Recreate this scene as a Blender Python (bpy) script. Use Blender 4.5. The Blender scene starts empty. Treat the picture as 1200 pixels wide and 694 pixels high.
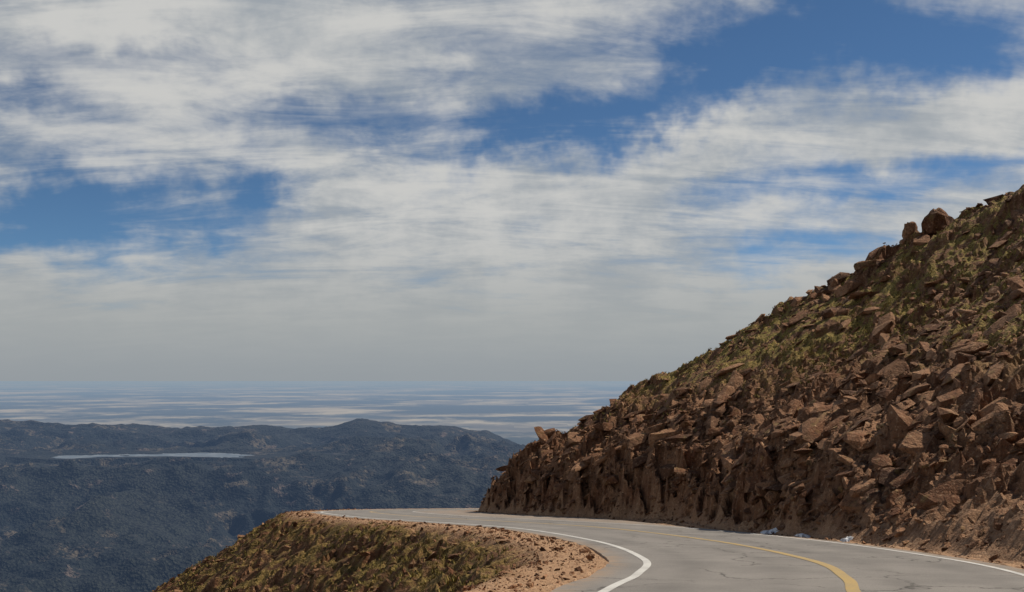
import bpy, bmesh, math, random
import numpy as np
from mathutils import Vector
random.seed(4); rng=np.random.default_rng(11)
sc=bpy.context.scene

# ------------------------------------------------------------ noise helpers
def h2(ix,iy,seed):
    n=(ix.astype(np.int64)*374761393+iy.astype(np.int64)*668265263+seed*1442695041)&0xffffffff
    n=((n^(n>>13))*1274126177)&0xffffffff
    n=n^(n>>16)
    return n/4294967296.0
def vn(x,y,seed=0):
    ix=np.floor(x);iy=np.floor(y);fx=x-ix;fy=y-iy
    fx=fx*fx*fx*(fx*(fx*6-15)+10);fy=fy*fy*fy*(fy*(fy*6-15)+10)
    a=h2(ix,iy,seed);b=h2(ix+1,iy,seed);c=h2(ix,iy+1,seed);d=h2(ix+1,iy+1,seed)
    return ((a*(1-fx)+b*fx)*(1-fy)+(c*(1-fx)+d*fx)*fy)*2-1
def fbm(x,y,o=4,seed=0,g=.5):
    s=0;a=1;t=0
    for i in range(o):
        s=s+a*vn(x,y,seed+i*17);t+=a;a*=g
        x,y=(x*1.6-y*1.2)+3.1,(x*1.2+y*1.6)+7.7
    return s/t
def ridged(x,y,o=4,seed=0,g=.5):
    s=0;a=1;t=0
    for i in range(o):
        s=s+a*(1-2*np.abs(vn(x,y,seed+i*13)));t+=a;a*=g
        x,y=(x*1.6-y*1.2)+3.1,(x*1.2+y*1.6)+7.7
    return s/t
def blocks(x,y,cx,cy,ang,seed,tilt=1.2):
    c,s=math.cos(ang),math.sin(ang)
    u=(x*c+y*s)/cx;v=(-x*s+y*c)/cy
    iu=np.floor(u);iv=np.floor(v)
    best=np.full(u.shape,1e9);val=np.zeros(u.shape)
    for a in(-1,0,1):
        for b in(-1,0,1):
            ju=iu+a;jv=iv+b
            pu=ju+h2(ju,jv,seed);pv=jv+h2(ju,jv,seed+5)
            d=(u-pu)**2+(v-pv)**2
            w=(h2(ju,jv,seed+9)*2-1)+(h2(ju,jv,seed+11)*2-1)*(u-pu)*tilt+(h2(ju,jv,seed+13)*2-1)*(v-pv)*tilt
            m=d<best
            val=np.where(m,w,val);best=np.where(m,d,best)
    return val
def sst(a,b,x):
    t=np.clip((x-a)/(b-a),0,1);return t*t*(3-2*t)

# ------------------------------------------------------------ road curve (left painted edge line)
ctrl=[(-9,-26),(-5.6,-12),(-3.2,-4),(-1.0,5),(1.30,14.0),(2.15,17.0),(2.75,21),(2.35,28.5),(0.1,38.5),(-3.9,46.7),(-8.0,54),(-12.0,64.5),(-13.3,71),(-11.5,77.5),(-6,82),(3,85.5),(16,90),(32,97),(52,108),(80,122),(110,136)]
def catmull(P,step=.25):
    out=[]
    for i in range(1,len(P)-2):
        p0,p1,p2,p3=[np.array(q,float) for q in P[i-1:i+3]]
        n=max(2,int(np.linalg.norm(p2-p1)/step))
        for k in range(n):
            t=k/n
            out.append(.5*((2*p1)+(-p0+p2)*t+(2*p0-5*p1+4*p2-p3)*t*t+(-p0+3*p1-3*p2+p3)*t**3))
    return np.array(out)
C=catmull(ctrl)
T=np.gradient(C,axis=0);T/=np.linalg.norm(T,axis=1)[:,None]
for _ in range(6):
    T[1:-1]=(T[:-2]+T[1:-1]*2+T[2:])/4
T/=np.linalg.norm(T,axis=1)[:,None]
NR=np.stack([T[:,1],-T[:,0]],1)      # to the right
ARC=np.concatenate([[0],np.cumsum(np.linalg.norm(np.diff(C,axis=0),axis=1))])
ROADW=6.4
# widened pull-out inside the bend
def widen_at(y): return 3.8*sst(36,50,y)*(1-sst(72,84,y))
WID=widen_at(C[:,1])
def plane(x,y): return -1.4-.117*y
def lateral(x,y,full=False):
    x=np.asarray(x,float).ravel();y=np.asarray(y,float).ravel()
    out=np.empty(x.shape);kk=np.empty(x.shape,int)
    for i in range(0,len(x),20000):
        dx=x[i:i+20000,None]-C[None,:,0];dy=y[i:i+20000,None]-C[None,:,1]
        d=dx*dx+dy*dy;k=d.argmin(1);r=np.arange(len(k))
        sg=dx[r,k]*NR[k,0]+dy[r,k]*NR[k,1]
        dist=np.sqrt(d[r,k])
        dist=np.where(np.abs(sg)<3,np.abs(sg),dist)
        out[i:i+20000]=np.where(sg<0,-dist,dist);kk[i:i+20000]=k
    return (out,ARC[kk],widen_at(y)) if full else out
def terrain(x,y):
    x=np.asarray(x,float).ravel();y=np.asarray(y,float).ravel()
    s,arc,wid=lateral(x,y,True)
    P=plane(x,y)
    # --- left embankment
    u=-s-.8
    w=1.25+.45*fbm(x/3,y/3,3,5)
    e=np.maximum(u-w,0)
    drop=.66*(np.sqrt(e*e+.25)-.5)
    br=sst(.2,1.6,u-w)
    zl=P-drop+br*(.42*fbm(x/5,y/5,3,8)+.20*blocks(x,y,.9,.5,.6,31)+.11*blocks(x,y,.4,.3,.6,33)+.24*fbm(x/.9,y/.9,3,77))
    zl=zl+.015*fbm(x*3,y*3,2,4)
    # --- right hill
    t=s-ROADW-.75-wid+.35*fbm(x/2.2,y/2.2,3,21)
    k=sst(24,42,y)
    H1=1.0+2.4*k+.5*fbm(x/6,y/6,2,29)
    g1=.80+.95*k
    m=.635+.07*sst(6,20,t)
    def prof_(tt):
        tt=np.maximum(tt,0);tc=H1/g1
        return np.where(tt<tc,tt*g1,H1+(tt-tc)*m)
    z0=prof_(t)
    led=(.38*blocks(x*1.3+z0*.9,y*1.3-z0*.9,2.0,.9,.5,151,.6)+.24*blocks(x+z0,y-z0,.8,.45,.8,153,.6))
    fr=sst(.05,.6,t)*(1-sst(5.5,9,t)*.75)
    tt=t+led*fr*(.35+.65*k)
    prof=prof_(tt)
    r=sst(.3,2.,t)
    big=(1.1*fbm(x/11,y/11,3,41)+.55*fbm(x/4,y/4,2,43))*sst(1,9,t)
    bl=(.36*blocks(x,y,2.6,1.2,.75,51)+.26*blocks(x,y,1.2,.6,.75,57)+.14*blocks(x,y,.5,.32,.5,63))
    crag=(.6+.55*fbm(x/6,y/6,2,91))
    zr=P+prof+r*(big+bl*crag)+.05*fbm(x*1.4,y*1.4,3,14)
    z=np.where(s>3,zr,zl)
    under=(s>-.72)&(s<ROADW+.35+wid)
    z=np.where(under,P-.09,z)
    return z,s,t
def axis(segs):
    o=[]
    for a,b,st in segs:o+=list(np.arange(a,b,st))
    o.append(segs[-1][1]);return np.array(o)
def grid_mesh(name,X,Y,Z,attrs,mat,smooth=False):
    nx,ny=len(X),len(Y)
    gx,gy=np.meshgrid(X,Y)
    co=np.stack([gx.ravel(),gy.ravel(),Z.ravel()],1).astype(np.float32)
    i=np.arange((ny-1)*(nx-1));r=i//(nx-1);c=i%(nx-1);a=r*nx+c
    q=np.stack([a,a+1,a+nx+1,a+nx],1).astype(np.int32)
    me=bpy.data.meshes.new(name)
    me.vertices.add(len(co));me.vertices.foreach_set('co',co.ravel())
    me.loops.add(q.size);me.loops.foreach_set('vertex_index',q.ravel())
    me.polygons.add(len(q));me.polygons.foreach_set('loop_start',np.arange(0,q.size,4,dtype=np.int32))
    me.polygons.foreach_set('use_smooth',np.full(len(q),smooth))
    for k,v in attrs.items():
        at=me.attributes.new(k,'FLOAT','POINT');at.data.foreach_set('value',v.ravel().astype(np.float32))
    me.update();me.validate()
    me.materials.append(mat)
    ob=bpy.data.objects.new(name,me);sc.collection.objects.link(ob);return ob
def tri_mesh(name,co,tri,mat,smooth=False):
    me=bpy.data.meshes.new(name)
    co=np.asarray(co,np.float32);tri=np.asarray(tri,np.int32)
    me.vertices.add(len(co));me.vertices.foreach_set('co',co.ravel())
    me.loops.add(tri.size);me.loops.foreach_set('vertex_index',tri.ravel())
    me.polygons.add(len(tri));me.polygons.foreach_set('loop_start',np.arange(0,tri.size,3,dtype=np.int32))
    me.polygons.foreach_set('use_smooth',np.full(len(tri),smooth))
    me.update();me.validate();me.materials.append(mat)
    ob=bpy.data.objects.new(name,me);sc.collection.objects.link(ob);return ob

# ------------------------------------------------------------ node helper
class N:
    def __init__(s,tree):s.t=tree;s.n=tree.nodes;s.l=tree.links
    def new(s,ty,**k):
        n=s.n.new(ty)
        for a,b in k.items():setattr(n,a,b)
        return n
    def put(s,sock,v):
        if isinstance(v,bpy.types.NodeSocket):s.l.new(v,sock)
        else:
            if isinstance(v,(tuple,list)) and len(v)==3 and sock.type=='RGBA':v=(*v,1)
            sock.default_value=v
    def m(s,op,a,b=None,c=None,clamp=False):
        n=s.new('ShaderNodeMath',operation=op,use_clamp=clamp);s.put(n.inputs[0],a)
        if b is not None:s.put(n.inputs[1],b)
        if c is not None:s.put(n.inputs[2],c)
        return n.outputs[0]
    def vm(s,op,a,b=None,scale=None):
        n=s.new('ShaderNodeVectorMath',operation=op);s.put(n.inputs[0],a)
        if b is not None:s.put(n.inputs[1],b)
        if scale is not None:s.put(n.inputs['Scale'],scale)
        return n.outputs[0] if op not in('LENGTH','DOT_PRODUCT') else n.outputs['Value']
    def noise(s,vec,scale,detail=4,rough=.5,dist=0,out='Fac'):
        n=s.new('ShaderNodeTexNoise');s.put(n.inputs['Vector'],vec)
        n.inputs['Scale'].default_value=scale;n.inputs['Detail'].default_value=detail
        n.inputs['Roughness'].default_value=rough;n.inputs['Distortion'].default_value=dist
        return n.outputs[out]
    def ss(s,v,a,b,lo=0.,hi=1.):
        n=s.new('ShaderNodeMapRange',interpolation_type='SMOOTHSTEP');s.put(n.inputs[0],v)
        n.inputs[1].default_value=a;n.inputs[2].default_value=b;n.inputs[3].default_value=lo;n.inputs[4].default_value=hi
        return n.outputs[0]
    def mix(s,f,a,b,blend='MIX'):
        n=s.new('ShaderNodeMix',data_type='RGBA',blend_type=blend);s.put(n.inputs[0],f)
        s.put(n.inputs[6],a);s.put(n.inputs[7],b);return n.outputs[2]
    def attr(s,name):
        return s.new('ShaderNodeAttribute',attribute_name=name).outputs['Fac']
    def bump(s,h,strength,dist):
        n=s.new('ShaderNodeBump');n.inputs['Strength'].default_value=strength;n.inputs['Distance'].default_value=dist
        s.l.new(h,n.inputs['Height']);return n.outputs[0]
def mat(name):
    m=bpy.data.materials.new(name);m.use_nodes=True
    k=N(m.node_tree);b=m.node_tree.nodes['Principled BSDF']
    b.inputs['Specular IOR Level'].default_value=.2;b.inputs['Roughness'].default_value=.95
    return m,k,b
def pos(k): return k.new('ShaderNodeNewGeometry').outputs['Position']

HAZE_GLOW=(.235,.30,.36)
def paint_haze(m,k,bsdf_socket_color,col,extra_shader):  # aerial haze painted into the material: colour fades, emission grows away from origin
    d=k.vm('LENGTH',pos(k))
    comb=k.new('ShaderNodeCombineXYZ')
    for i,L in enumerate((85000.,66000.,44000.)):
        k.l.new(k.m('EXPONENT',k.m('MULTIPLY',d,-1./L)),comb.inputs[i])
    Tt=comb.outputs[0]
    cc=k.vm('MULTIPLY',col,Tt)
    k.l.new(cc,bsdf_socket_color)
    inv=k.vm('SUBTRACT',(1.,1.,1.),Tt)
    hz=k.vm('MULTIPLY',inv,HAZE_GLOW)
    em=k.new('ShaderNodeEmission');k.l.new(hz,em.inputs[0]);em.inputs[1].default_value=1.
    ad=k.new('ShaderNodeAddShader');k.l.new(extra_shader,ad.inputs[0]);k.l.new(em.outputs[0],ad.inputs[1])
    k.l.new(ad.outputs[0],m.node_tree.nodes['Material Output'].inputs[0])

# ------------------------------------------------------------ materials
def rock_color(k,p,rnd):
    a=k.mix(k.ss(rnd,0,1),(.080,.037,.021),(.33,.180,.100))
    a=k.mix(k.ss(k.noise(p,.6,2,.6),.42,.65,0,.75),a,(.175,.075,.036))
    n=k.noise(p,6,3,.7)
    a=k.mix(k.ss(n,.55,.75),a,(.45,.30,.185))
    a=k.mix(k.ss(n,.48,.32,0,.7),a,(.04,.021,.014))
    return a
m_rock,k,b=mat('rock_brown')
p=pos(k);g=k.new('ShaderNodeNewGeometry')
c=rock_color(k,p,g.outputs['Random Per Island'])
c=k.mix(k.ss(k.noise(p,1.6,3,.7),.56,.70,0,.4),c,(.27,.20,.075))
k.l.new(c,b.inputs['Base Color'])
k.l.new(k.bump(k.noise(p,8,3,.75),.9,.12),b.inputs['Normal'])

m_ter,k,b=mat('mountain_ground')
p=pos(k);veg=k.attr('veg');st=k.attr('steep')
nA=k.noise(p,1.3,4,.65);nB=k.noise(p,16,3,.75)
dirt=k.mix(k.ss(nA,.35,.7),(.120,.056,.029),(.25,.130,.070))
dirt=k.mix(k.ss(nB,.5,.7),dirt,(.34,.215,.125))
dirt=k.mix(k.ss(nB,.46,.32,0,.8),dirt,(.045,.024,.016))
dirt=k.mix(k.attr('bank'),dirt,k.vm('MULTIPLY',dirt,(.50,.50,.48)))
rk=rock_color(k,p,nA)
base=k.mix(k.ss(st,.45,.95),dirt,rk)
vegc=k.mix(k.ss(nB,.35,.65),(.085,.065,.020),(.40,.30,.085))
vm=k.m('MULTIPLY',veg,k.ss(k.noise(p,1.1,3,.72),.42,.54))
base=k.mix(vm,base,vegc)
grav=k.mix(k.ss(nB,.35,.68),(.28,.155,.085),(.54,.36,.225))
grav=k.mix(k.ss(k.noise(p,60,1,.6),.6,.75,0,.7),grav,(.16,.085,.05))
grav=k.mix(k.ss(nA,.4,.7,0,.4),grav,(.38,.23,.13))
base=k.mix(k.attr('grav'),base,grav)
k.l.new(base,b.inputs['Base Color'])
k.l.new(k.bump(k.noise(p,6,4,.75),.9,.16),b.inputs['Normal'])

m_road,k,b=mat('asphalt_weathered')
p=pos(k);lat=k.attr('lat')
c=k.mix(k.ss(k.noise(p,.5,4,.6),.3,.7),(.155,.148,.141),(.225,.213,.20))
n70=k.noise(p,70,3,.8)
c=k.mix(k.ss(n70,.45,.7,0,.65),c,(.32,.30,.28))
c=k.mix(k.ss(n70,.48,.30,0,.6),c,(.085,.08,.078))
def track(x0,w):
    return k.m('EXPONENT',k.m('MULTIPLY',k.m('POWER',k.m('DIVIDE',k.m('SUBTRACT',lat,x0),w),2.),-1.))
tr=k.m('ADD',k.m('ADD',track(.85,.28),track(2.4,.28)),k.m('ADD',track(4.1,.28),track(5.6,.28)))
c=k.mix(k.m('MULTIPLY',tr,k.ss(k.noise(p,.7,3),.3,.7,.1,.45)),c,(.115,.11,.106))
v=k.new('ShaderNodeTexVoronoi',feature='DISTANCE_TO_EDGE');v.inputs['Scale'].default_value=.42
wp=k.vm('ADD',p,k.vm('SCALE',k.noise(p,1.3,4,.6,out='Color'),scale=.9));k.l.new(wp,v.inputs['Vector'])
ck=k.m('MULTIPLY',k.ss(v.outputs[0],0.,.016,1.,0.),k.ss(k.noise(p,.25,2),.42,.55))
c=k.mix(k.m('MULTIPLY',ck,.85),c,(.04,.038,.036))
ed=k.m('ADD',k.ss(lat,-.75,-.2,1,0),k.ss(lat,6.1,6.75,0,1))
c=k.mix(k.m('MULTIPLY',ed,k.ss(k.noise(p,2.5,5,.7),.35,.65,.1,.7)),c,(.33,.23,.15))
k.l.new(c,b.inputs['Base Color']);b.inputs['Roughness'].default_value=.85
k.l.new(k.bump(n70,.35,.01),b.inputs['Normal'])

def paint(name,col,under,wear):
    m,k,b=mat(name);p=pos(k)
    f=k.ss(k.noise(p,25,5,.8),.62-wear,.70-wear+.06)
    f2=k.ss(k.noise(p,1.2,3,.6),.35,.75,0.,.45)
    c=k.mix(k.m('MAXIMUM',f2,k.m('MULTIPLY',f,.75)),col,under)
    k.l.new(c,b.inputs['Base Color']);b.inputs['Roughness'].default_value=.7;return m
m_white=paint('road_paint_white',(.58,.58,.56),(.25,.24,.235),.09)
m_yellow=paint('road_paint_yellow',(.42,.30,.12),(.24,.21,.165),.13)

m_hill,k,b=mat('forested_hillside')
p=pos(k)
v=k.new('ShaderNodeTexVoronoi');k.l.new(p,v.inputs['Vector']);v.inputs['Scale'].default_value=1/20.
forest=k.mix(k.ss(v.outputs['Distance'],.2,.8),(.024,.029,.026),(.005,.008,.010))
big=k.noise(p,1/1300.,4,.6)
forest=k.mix(k.ss(big,.4,.62,0,.7),forest,(.006,.011,.014))
clear=k.mix(k.noise(p,1/300.,3,.6),(.18,.14,.105),(.09,.085,.06))
n1=k.noise(p,1/650.,6,.74)
cf=k.m('MULTIPLY',k.ss(n1,.53,.62),k.ss(k.noise(p,1/60.,3,.7),.40,.56))
col=k.mix(k.m('MULTIPLY',cf,.6),forest,clear)
nr=k.noise(p,1/260.,5,.78)
col=k.mix(k.ss(nr,.58,.69,0,.6),col,(.16,.125,.11))
paint_haze(m_hill,k,b.inputs['Base Color'],col,b.outputs[0])
k.l.new(k.bump(k.m('ADD',k.m('MULTIPLY',v.outputs['Distance'],-.12),nr),1.,80.),b.inputs['Normal'])

m_plain,k,b=mat('plains')
p=pos(k)
n=k.noise(p,1/8000.,8,.70)
land=k.mix(k.ss(k.noise(p,1/5000.,5,.7),.4,.6),(.12,.12,.11),(.32,.30,.25))
vv=k.new('ShaderNodeTexVoronoi',distance='CHEBYCHEV');k.l.new(p,vv.inputs['Vector']);vv.inputs['Scale'].default_value=1/1400.
sp=k.new('ShaderNodeSeparateColor');k.l.new(vv.outputs['Color'],sp.inputs[0])
land=k.mix(k.ss(sp.outputs[0],.5,1.,0,.5),land,(.44,.42,.36))
dk=k.mix(k.noise(p,1/800.,4),(.018,.03,.035),(.055,.07,.065))
col=k.mix(k.ss(n,.46,.56),dk,land)
paint_haze(m_plain,k,b.inputs['Base Color'],col,b.outputs[0])

m_lake,k,b=mat('lake_water')
b.inputs['Roughness'].default_value=.6;b.inputs['Specular IOR Level'].default_value=.06
paint_haze(m_lake,k,b.inputs['Base Color'],k.mix(k.ss(k.noise(pos(k),1/160.,4,.7),.35,.65),(.09,.12,.16),(.18,.21,.25)),b.outputs[0])

m_snow,k,b=mat('old_snow')
p=pos(k);k.l.new(k.mix(k.ss(k.noise(p,9,4,.7),.45,.65,0,.7),(.70,.74,.78),(.36,.30,.25)),b.inputs['Base Color'])

m_grass,k,b=mat('alpine_grass')
g=k.new('ShaderNodeNewGeometry');r=g.outputs['Random Per Island']
k.l.new(k.mix(r,(.065,.055,.020),(.34,.265,.08)),b.inputs['Base Color'])

# ------------------------------------------------------------ near terrain
X=axis([(-170,-60,6),(-60,-24,1.2),(-24,-14,.35),(-14,36,.15),(36,60,.8),(60,150,5)])
Y=axis([(-40,0,2.5),(0,11,.6),(11,70,.15),(70,92,.4),(92,130,2),(130,200,6)])
gx,gy=np.meshgrid(X,Y)
z,s,t=terrain(gx,gy)
gxr,gyr=gx.ravel(),gy.ravel()
Z=z.reshape(gx.shape)
dzx=np.gradient(Z,X,axis=1);dzy=np.gradient(Z,Y,axis=0)
steep=np.sqrt(dzx**2+dzy**2).ravel()
u=-s-.8
gr=np.where(s<3,1-sst(.9,2.2,u+.5*fbm(gxr/1.2,gyr/1.2,3,3)),1-sst(-.2,.7,t+.3*fbm(gxr,gyr,3,2)))
scr=sst(.30,.55,.5*fbm(gxr/3.,gyr/3.,4,66)+.5)*(1-sst(26,36,gyr))*(1-sst(3,6,t))*(s>3)
gr=np.maximum(gr,scr*.4)
vegm=np.where(s<3,sst(.6,2.2,u)*.5,sst(5,11,t)*1.)*(1-sst(1.,1.8,steep))
near=grid_mesh('mountain_terrain',X,Y,Z,{'lat':s,'grav':np.clip(gr,0,1),'veg':vegm,'steep':sst(.5,1.2,steep),'bank':(s<3)*sst(1.5,3.,u)},m_ter)

# ------------------------------------------------------------ road + markings
def strip(name,offs,dz,mat,skirt=0,widen=0):
    Cc=C;Nn=NR;n=len(Cc);m=len(offs)
    co=[];la=[]
    for j,o in enumerate(offs):
        oo=np.full(n,float(o))
        if widen and j>=m-2: oo=oo+WID
        if widen and j<2: oo=oo+.07*fbm(Cc[:,0]*.9,Cc[:,1]*.9,3,401)
        pxy=Cc+Nn*oo[:,None]
        zz=plane(pxy[:,0],pxy[:,1])+dz-(skirt if skirt and j in(0,m-1) else 0)
        co.append(np.stack([pxy[:,0],pxy[:,1],zz],1));la.append(np.full(n,o))
    co=np.concatenate(co);la=np.concatenate(la)
    q=[]
    for j in range(m-1):
        a=j*n+np.arange(n-1);q.append(np.stack([a,a+n,a+n+1,a+1],1))
    q=np.concatenate(q).astype(np.int32)
    me=bpy.data.meshes.new(name);me.from_pydata(co.tolist(),[],q.tolist())
    at=me.attributes.new('lat','FLOAT','POINT');at.data.foreach_set('value',la.astype(np.float32))
    me.update()
    bm=bmesh.new();bm.from_mesh(me);bmesh.ops.recalc_face_normals(bm,faces=bm.faces);
    if sum(f.normal.z for f in bm.faces)<0:bmesh.ops.reverse_faces(bm,faces=bm.faces)
    bm.to_mesh(me);bm.free()
    me.materials.append(mat)
    ob=bpy.data.objects.new(name,me);sc.collection.objects.link(ob);return ob
road=strip('mountain_road',[-.80,-.75,-.4,1,3.2,5.4,6.4,6.75,6.8],0,m_road,skirt=.16,widen=1)
l1=strip('edge_line_left',[-.075,.075],.006,m_white);l1.parent=road
l2=strip('centre_line',[3.28,3.47],.006,m_yellow);l2.parent=road
l3=strip('edge_line_right',[6.28,6.40],.006,m_white);l3.parent=road

# ------------------------------------------------------------ rocks
def hull(npts,seed,flat):
    r=random.Random(seed);bm=bmesh.new()
    for _ in range(npts):
        v=Vector((r.gauss(0,1),r.gauss(0,1),r.gauss(0,1))).normalized()
        mx=max(abs(c) for c in v);v=v.lerp(v/mx,.75)*r.uniform(.82,1.)
        bm.verts.new((v.x,v.y*.75,v.z*flat))
    ret=bmesh.ops.convex_hull(bm,input=bm.verts)
    bmesh.ops.delete(bm,geom=[v for v in bm.verts if not v.link_faces],context='VERTS')
    bmesh.ops.triangulate(bm,faces=bm.faces)
    bm.verts.index_update()
    co=np.array([v.co[:] for v in bm.verts]);tr=np.array([[v.index for v in f.verts] for f in bm.faces])
    bm.free();return co,tr
protos=[hull(random.randint(13,22),i,random.uniform(.3,.65)) for i in range(30)]
small=[hull(8,100+i,.7) for i in range(8)]
def rotm(a,b,c):
    ca,sa,cb,sb,cc,sc_=math.cos(a),math.sin(a),math.cos(b),math.sin(b),math.cos(c),math.sin(c)
    return np.array([[ca,-sa,0],[sa,ca,0],[0,0,1]])@np.array([[cb,0,sb],[0,1,0],[-sb,0,cb]])@np.array([[1,0,0],[0,cc,-sc_],[0,sc_,cc]])
def scatter(name,px,py,size,pr,mat,sink=.25,bias=True):
    z,_,_=terrain(px,py)
    CO=[];TR=[];off=0
    for x,y,zz,sz in zip(px,py,z,size):
        co,tr=pr[rng.integers(len(pr))]
        if bias: R=rotm(.65+rng.normal()*.6,-.42+rng.normal()*.26,rng.normal()*.28)
        else: R=rotm(rng.uniform(0,6.28),rng.normal()*.4,rng.normal()*.4)
        sc3=sz*.5*np.array([rng.uniform(.9,1.7),rng.uniform(.7,1.2),rng.uniform(.5,1.1)])
        c=(co*sc3)@R.T
        CO.append(c+[x,y,zz+sz*.5*sink]);TR.append(tr+off);off+=len(co)
    return tri_mesh(name,np.concatenate(CO),np.concatenate(TR),mat)
def hill_pts(n,tmin,tmax):
    px=rng.uniform(-4,46,n);py=rng.uniform(13,78,n)
    s_,_,wd=lateral(px,py,True);t_=s_-ROADW-.75-wd
    dens=.2+.8*sst(-.3,.35,fbm(px/5,py/5,3,71))
    ok=(t_>tmin)&(t_<tmax)&(rng.random(n)<dens);return px[ok],py[ok],t_[ok]
px,py,t_=hill_pts(115000,.1,38)
px,py,t_=px[:38000],py[:38000],t_[:38000]
size=np.clip(.065+.08*rng.pareto(1.75,len(px)),.07,1.25)
size=np.where(t_<.8,np.minimum(size,.35),size)
size=np.where((t_<5)&(py<31),np.minimum(size,.24+.5*(rng.random(len(px))<.02)),size)
scatter('hillside_rocks',px,py,size,protos,m_rock,sink=.1)
# outcrop blocks on the cut face
n=60000
px=rng.uniform(-4,14,n);py=rng.uniform(26,64,n);s_,_,wd=lateral(px,py,True);t_=s_-ROADW-.75-wd
ok=(t_>.2)&(t_<6)&(fbm(px/3,py/3,3,171)>-.15);px,py,t_=px[ok][:3400],py[ok][:3400],t_[ok][:3400]
size=np.clip(.13+.19*rng.pareto(1.9,len(px)),.12,1.35);size=np.where(t_<.9,np.minimum(size,.5),size)
scatter('rock_outcrop',px,py,size,protos,m_rock,sink=-.15)
# embankment rocks
n=20000
px=rng.uniform(-30,4,n);py=rng.uniform(14,82,n);s_=lateral(px,py)
ok=(s_<-2.2)&(s_>-16)&(fbm(px/4,py/4,3,72)>-.25);px,py,s_=px[ok][:7000],py[ok][:7000],s_[ok][:7000]
size=np.clip(.06+.08*rng.pareto(1.9,len(px)),.06,.6);size=np.where(s_>-3.4,np.minimum(size,.16),size)
scatter('embankment_rocks',px,py,size,small,m_rock,sink=.1,bias=False)
n=80000
px=rng.uniform(-17,12,n);py=rng.uniform(11,80,n);s_,_,wd=lateral(px,py,True)
ok=((s_<-.9)&(s_>-2.6))|((s_>6.65+wd)&(s_<8.2+wd));px,py=px[ok][:8000],py[ok][:8000]
size=np.clip(.025+.025*rng.pareto(2.0,len(px)),.02,.2)
scatter('shoulder_gravel',px,py,size,small,m_rock,bias=False)

# boulders standing on the crest of the spur (crest = highest line of the slope as walked outward)
def crest(tanaz):
    yy=np.arange(35,76,.25);xx=yy*tanaz
    z,_,_=terrain(xx,yy);z=np.convolve(z,np.ones(5)/5,'same');i=np.argmax((z/yy)[3:-3])+3
    return float(xx[i]),float(yy[i]),float(z[i])
def boulder(tanaz,sx,sy,sz,seed,rz=0.4,lift=.3):
    x,y,z=crest(tanaz)
    co,tr=hull(18,seed,.95)
    me=bpy.data.meshes.new('boulder');me.from_pydata((co*np.array([sx,sy,sz])*.5).tolist(),[],tr.tolist())
    bm=bmesh.new();bm.from_mesh(me)
    bmesh.ops.subdivide_edges(bm,edges=bm.edges,cuts=2,use_grid_fill=True)
    for v in bm.verts:
        v.co+=Vector((rng.normal(),rng.normal(),rng.normal()))*.018*sx
    bm.to_mesh(me);bm.free()
    me.materials.append(m_rock)
    ob=bpy.data.objects.new('boulder',me);sc.collection.objects.link(ob)
    ob.location=(x,y,z+sz*lift);ob.rotation_euler=(.05,-.12,rz)
boulder(.430,2.5,2.0,1.9,301,.4,.25)
boulder(.400,1.2,1.2,1.8,302,.9,.2)
boulder(.487,1.5,1.3,1.1,305,.2,.1)

def tufts(name,px,py,hh):
    z,_,_=terrain(px,py);n=len(px);B=9
    ang=rng.uniform(0,6.28,(n,B));le=rng.uniform(.25,.9,(n,B));w=.018
    H=hh[:,None]*rng.uniform(.6,1.1,(n,B));rad=hh[:,None]*.35*rng.random((n,B))
    bx=px[:,None]+np.cos(ang)*rad;by=py[:,None]+np.sin(ang)*rad;bz=np.repeat(z[:,None]-.03,B,1)
    dx,dy=np.cos(ang),np.sin(ang)
    a=np.stack([bx-dy*w,by+dx*w,bz],-1);b_=np.stack([bx+dy*w,by-dx*w,bz],-1)
    c_=np.stack([bx+dx*H*le,by+dy*H*le,bz+H],-1)
    co=np.stack([a,b_,c_],2).reshape(-1,3)
    tri=np.arange(len(co)).reshape(-1,3)
    return tri_mesh(name,co,tri,m_grass)
n=60000
px=rng.uniform(-30,44,n);py=rng.uniform(14,80,n);s_=lateral(px,py)
vg=fbm(px/2.2,py/2.2,4,19)
ok=((s_<-2.6)&(s_>-18)|((s_>ROADW+9)&(s_<50)))&(vg>.05)
px,py=px[ok][:12000],py[ok][:12000]
tufts('alpine_grass',px,py,rng.uniform(.1,.22,len(px)))

def snow(x,y,r,seed):
    k=22;bm=bmesh.new();vs=[]
    zz0=float(terrain([x],[y])[0][0])
    for ring,(f) in enumerate((1,.6)):
        row=[]
        for i in range(k):
            a=i/k*6.283;rr=r*f*(.5+.8*random.Random(seed*100+i).random())
            xx=x+math.cos(a)*rr*1.2;yy=y+math.sin(a)*rr*1.8
            zz=float(terrain([xx],[yy])[0][0])
            zz=min(zz,zz0+.25)+(.07 if ring else -.03)
            row.append(bm.verts.new((xx,yy,zz)))
        vs.append(row)
    c=bm.verts.new((x,y,zz0+.11))
    for i in range(k):
        j=(i+1)%k
        bm.faces.new((vs[0][i],vs[0][j],vs[1][j],vs[1][i]));bm.faces.new((vs[1][i],vs[1][j],c))
    me=bpy.data.meshes.new('snow_patch');bm.to_mesh(me);bm.free();me.materials.append(m_snow)
    ob=bpy.data.objects.new('snow_patch',me);sc.collection.objects.link(ob)
for yq,off,r in((33.6,.75,.32),(31.0,.6,.20),(28,.6,.14)):
    Rr=C+NR*(ROADW+off+WID[:,None]);kk=np.argmin(np.abs(Rr[:,1]-yq)+1000*(Rr[:,1]>60));q=Rr[kk]
    snow(float(q[0]),float(q[1]),r,int(yq))

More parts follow.
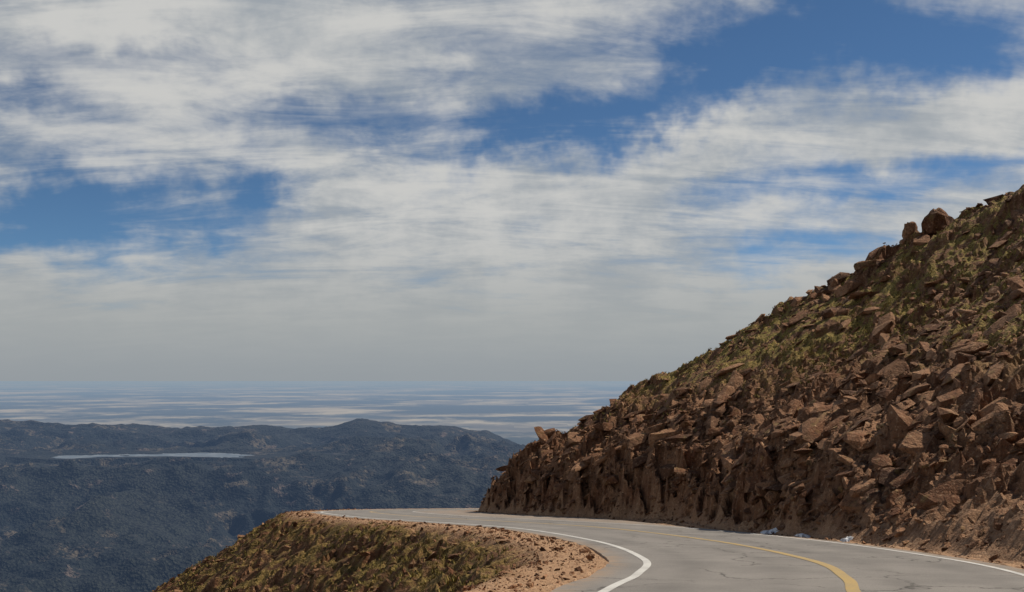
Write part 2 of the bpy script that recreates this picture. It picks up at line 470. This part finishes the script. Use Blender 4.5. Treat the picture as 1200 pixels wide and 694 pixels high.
# ------------------------------------------------------------ far terrain
cx=np.array([-14000,-8000,-6427,-5356,-4285,-3213,-2731,-2356,-1928,-1553,-1178,-643,-321,54,1500,3000,14000.])
cz=np.array([-650,-620,-630,-655,-640,-655,-715,-690,-600,-605,-700,-722,-765,-930,-1250,-1420,-1440.])
def far(x,y):
    crest=np.interp(x,cx,cz)
    f=np.interp(y+500*fbm(x/1500,x*0,3,199),[10700,12500,14200],[0,1,0]);f=f*f*(3-2*f)
    b0=np.interp(y,[0,150,1800,4200,5400,6400,7400,8400,9200,9900,10600,14200,17000,20000,26000],[-170,-190,-1080,-1280,-1300,-1230,-1060,-900,-810,-778,-830,-1150,-1420,-1520,-1540])
    z=b0*(1-f)+crest*f
    east=sst(-1500,2500,x)
    z=z-east*sst(7000,9000,y)*220*(1-f)
    lake=np.exp(-(((x+3400)/1600)**2+((y-9500)/700)**2))
    amp=(1-.95*np.clip(lake*1.5,0,1))*sst(1500,4500,y)*(1-.97*sst(15000,19000,y))
    amp=amp*(1-.68*f)
    wx=x+350*fbm(x/1300,y/1300,3,241);wy=y+350*fbm(x/1300,y/1300,3,242)
    z=z+amp*(285*ridged(wx/1900,wy/1200,6,203,.52)+100*ridged(wx/560,wy/560,4,207,.55)+22*fbm(x/170,y/170,3,209)-40)
    z=z+f*30*ridged(x/500,y/500,4,213)
    e=((x+3420)/900)**2+((y-9600-130*np.sin(x/290.))/270)**2
    e=e+1.7*fbm(x/380,y/240,4,222,.6)
    near_=e<4.6
    return np.where(near_,np.where(e<1,np.minimum(z,-785),np.maximum(z,-772+5*(e-1))),z)
X=axis([(-15000,-8000,120),(-8000,1500,22),(1500,15000,150)])
Y=axis([(150,4000,110),(4000,14500,22),(14500,22000,130)])
gx,gy=np.meshgrid(X,Y)
grid_mesh('forested_hills',X,Y,far(gx.ravel(),gy.ravel()).reshape(gx.shape),{},m_hill,smooth=True)
me=bpy.data.meshes.new('reservoir')
K=64;vs=[(-3420+1300*math.cos(i/K*6.283),9600+460*math.sin(i/K*6.283),-777) for i in range(K)]
me.from_pydata(vs,[],[list(range(K))]);me.materials.append(m_lake)
sc.collection.objects.link(bpy.data.objects.new('reservoir',me))
R=260000
X=np.concatenate([-np.geomspace(R,9000,40),np.linspace(-8000,8000,17),np.geomspace(9000,R,40)])
Y=np.concatenate([np.linspace(-20000,14000,12),np.geomspace(15000,R,60)])
gx,gy=np.meshgrid(X,Y)
zz=-1500+25*fbm(gx/6000,gy/6000,3,301)*(gy>16000)-np.where(gy<16000,60,0)
grid_mesh('plains_ground',X,Y,zz,{},m_plain,smooth=True)

# ------------------------------------------------------------ sun + sky
EL,AZ=math.radians(47),math.radians(64)
sd=Vector((math.sin(AZ)*math.cos(EL),math.cos(AZ)*math.cos(EL),math.sin(EL)))
L=bpy.data.lights.new('sun','SUN');L.energy=5;L.angle=math.radians(.5);L.color=(1,.89,.74)
lo=bpy.data.objects.new('sun',L);lo.rotation_euler=sd.to_track_quat('Z','Y').to_euler();sc.collection.objects.link(lo)

w=bpy.data.worlds.new('World');sc.world=w;w.use_nodes=True;w.name='sky'
w.cycles.sampling_method='MANUAL';w.cycles.sample_map_resolution=256
k=N(w.node_tree);bg=w.node_tree.nodes['Background']
sky=k.new('ShaderNodeTexSky',sky_type='NISHITA');sky.sun_disc=False;sky.sun_elevation=EL;sky.sun_rotation=AZ
sky.altitude=4000;sky.air_density=1.;sky.dust_density=.3;sky.ozone_density=2.5
skyc=k.vm('SCALE',sky.outputs[0],scale=.085)
skyc=k.vm('MULTIPLY',skyc,(.58,.75,.82))
d=k.new('ShaderNodeTexCoord').outputs['Generated']
sp=k.new('ShaderNodeSeparateXYZ');k.l.new(d,sp.inputs[0]);x,y,z_=sp.outputs
zc=k.m('ADD',k.m('MAXIMUM',z_,0.),.22)
cv=k.new('ShaderNodeCombineXYZ');k.l.new(k.m('DIVIDE',x,zc),cv.inputs[0]);k.l.new(k.m('DIVIDE',y,zc),cv.inputs[1])
rot=k.new('ShaderNodeMapping');k.l.new(cv.outputs[0],rot.inputs[0]);rot.inputs['Rotation'].default_value=(0,0,math.radians(-30));rot.inputs['Scale'].default_value=(.8,1.2,1)
q=rot.outputs[0]
rot3=k.new('ShaderNodeMapping');k.l.new(cv.outputs[0],rot3.inputs[0]);rot3.inputs['Rotation'].default_value=(0,0,math.radians(-52));rot3.inputs['Scale'].default_value=(.55,1.8,1)
n1=k.noise(q,1.5,4,.55,.2)
n2=k.noise(q,5.0,7,.62,.35)
n3=k.noise(rot3.outputs[0],3.2,6,.62,.9)
az=k.m('DEGREES' ,k.m('ARCTAN2',x,y));el=k.m('DEGREES',k.m('ARCSINE',z_))
wn=k.new('ShaderNodeSeparateColor');k.l.new(k.noise(d,8,5,.62,out='Color'),wn.inputs[0])
az=k.m('ADD',az,k.m('MULTIPLY',k.m('SUBTRACT',wn.outputs[0],.5),20.))
el0=el
el=k.m('ADD',el,k.m('MULTIPLY',k.m('SUBTRACT',wn.outputs[1],.5),8.))
gaps=[(19,17.8,12,2.8,.86,-.03),(1.5,13.8,7,1.8,.70,.0),(-9,14.8,5,1.7,.50,.1),(-24,8.9,7.5,2.0,.84,.0),(-15,10.6,3.8,1.4,.58,0),
 (20,10.4,9,1.1,.5,.05),(16,6.2,5,1.2,.38,0),(-27,14,5,1.,.4,-.1),(11,15.3,4,1.6,.50,.3),(-3,17.5,4,.8,.25,0),(-18,17.,6,.9,.25,.1),
 (25,13.5,6,2.0,-.45,.1),(-20,18.5,8,1.5,-.25,0),(3,9.5,10,2.2,-.35,0),(10,12.0,5,1.5,-.3,.2)]
acc=None
for (a,e,wa,we,amp,sl) in gaps:
    da=k.m('SUBTRACT',az,float(a))
    de=k.m('SUBTRACT',k.m('SUBTRACT',el,float(e)),k.m('MULTIPLY',da,sl))
    r2=k.m('ADD',k.m('POWER',k.m('DIVIDE',da,float(wa)),2.),k.m('POWER',k.m('DIVIDE',de,float(we)),2.))
    gsn=k.m('MULTIPLY',k.m('EXPONENT',k.m('MULTIPLY',r2,-1.)),float(amp))
    acc=gsn if acc is None else k.m('ADD',acc,gsn)
den=k.m('ADD',.70,k.m('MULTIPLY',k.m('SUBTRACT',n1,.5),.8))
den=k.m('ADD',den,k.m('MULTIPLY',k.m('SUBTRACT',n2,.5),.80))
den=k.m('ADD',den,k.m('MULTIPLY',k.m('SUBTRACT',n3,.5),.90))
den=k.m('SUBTRACT',den,acc)
den=k.m('ADD',den,k.ss(el0,1.,6.5,.6,0.))
den=k.m('SUBTRACT',den,k.ss(el0,22.,45.,0.,.6))  # cloud cover thinned overhead, out of view, to hold ambient light down
cl=k.ss(den,.02,.88)
bright=k.ss(k.m('ADD',k.m('ADD',k.m('MULTIPLY',n2,.3),k.m('MULTIPLY',n3,.3)),k.m('MULTIPLY',wn.outputs[2],.45)),.42,.62)
ccol=k.mix(bright,(.34,.375,.41),(.58,.58,.565))
ccol=k.mix(k.ss(el0,2.0,9.5,.9,0.),ccol,(.365,.385,.385))
ccol=k.mix(k.ss(el0,-.6,3.5,.9,0.),ccol,(.29,.32,.345))
fin=k.mix(cl,skyc,ccol)
k.l.new(fin,bg.inputs[0]);bg.inputs[1].default_value=1.

# ------------------------------------------------------------ camera
cam=bpy.data.cameras.new('camera');cam.lens=35;cam.sensor_width=36;cam.shift_y=.0775;cam.clip_start=.3;cam.clip_end=600000
co=bpy.data.objects.new('camera',cam);co.rotation_euler=(math.radians(90),0,0);co.location=(0,0,0)
sc.collection.objects.link(co);sc.camera=co
sc.view_settings.view_transform='Standard';sc.view_settings.look='None';sc.view_settings.exposure=0
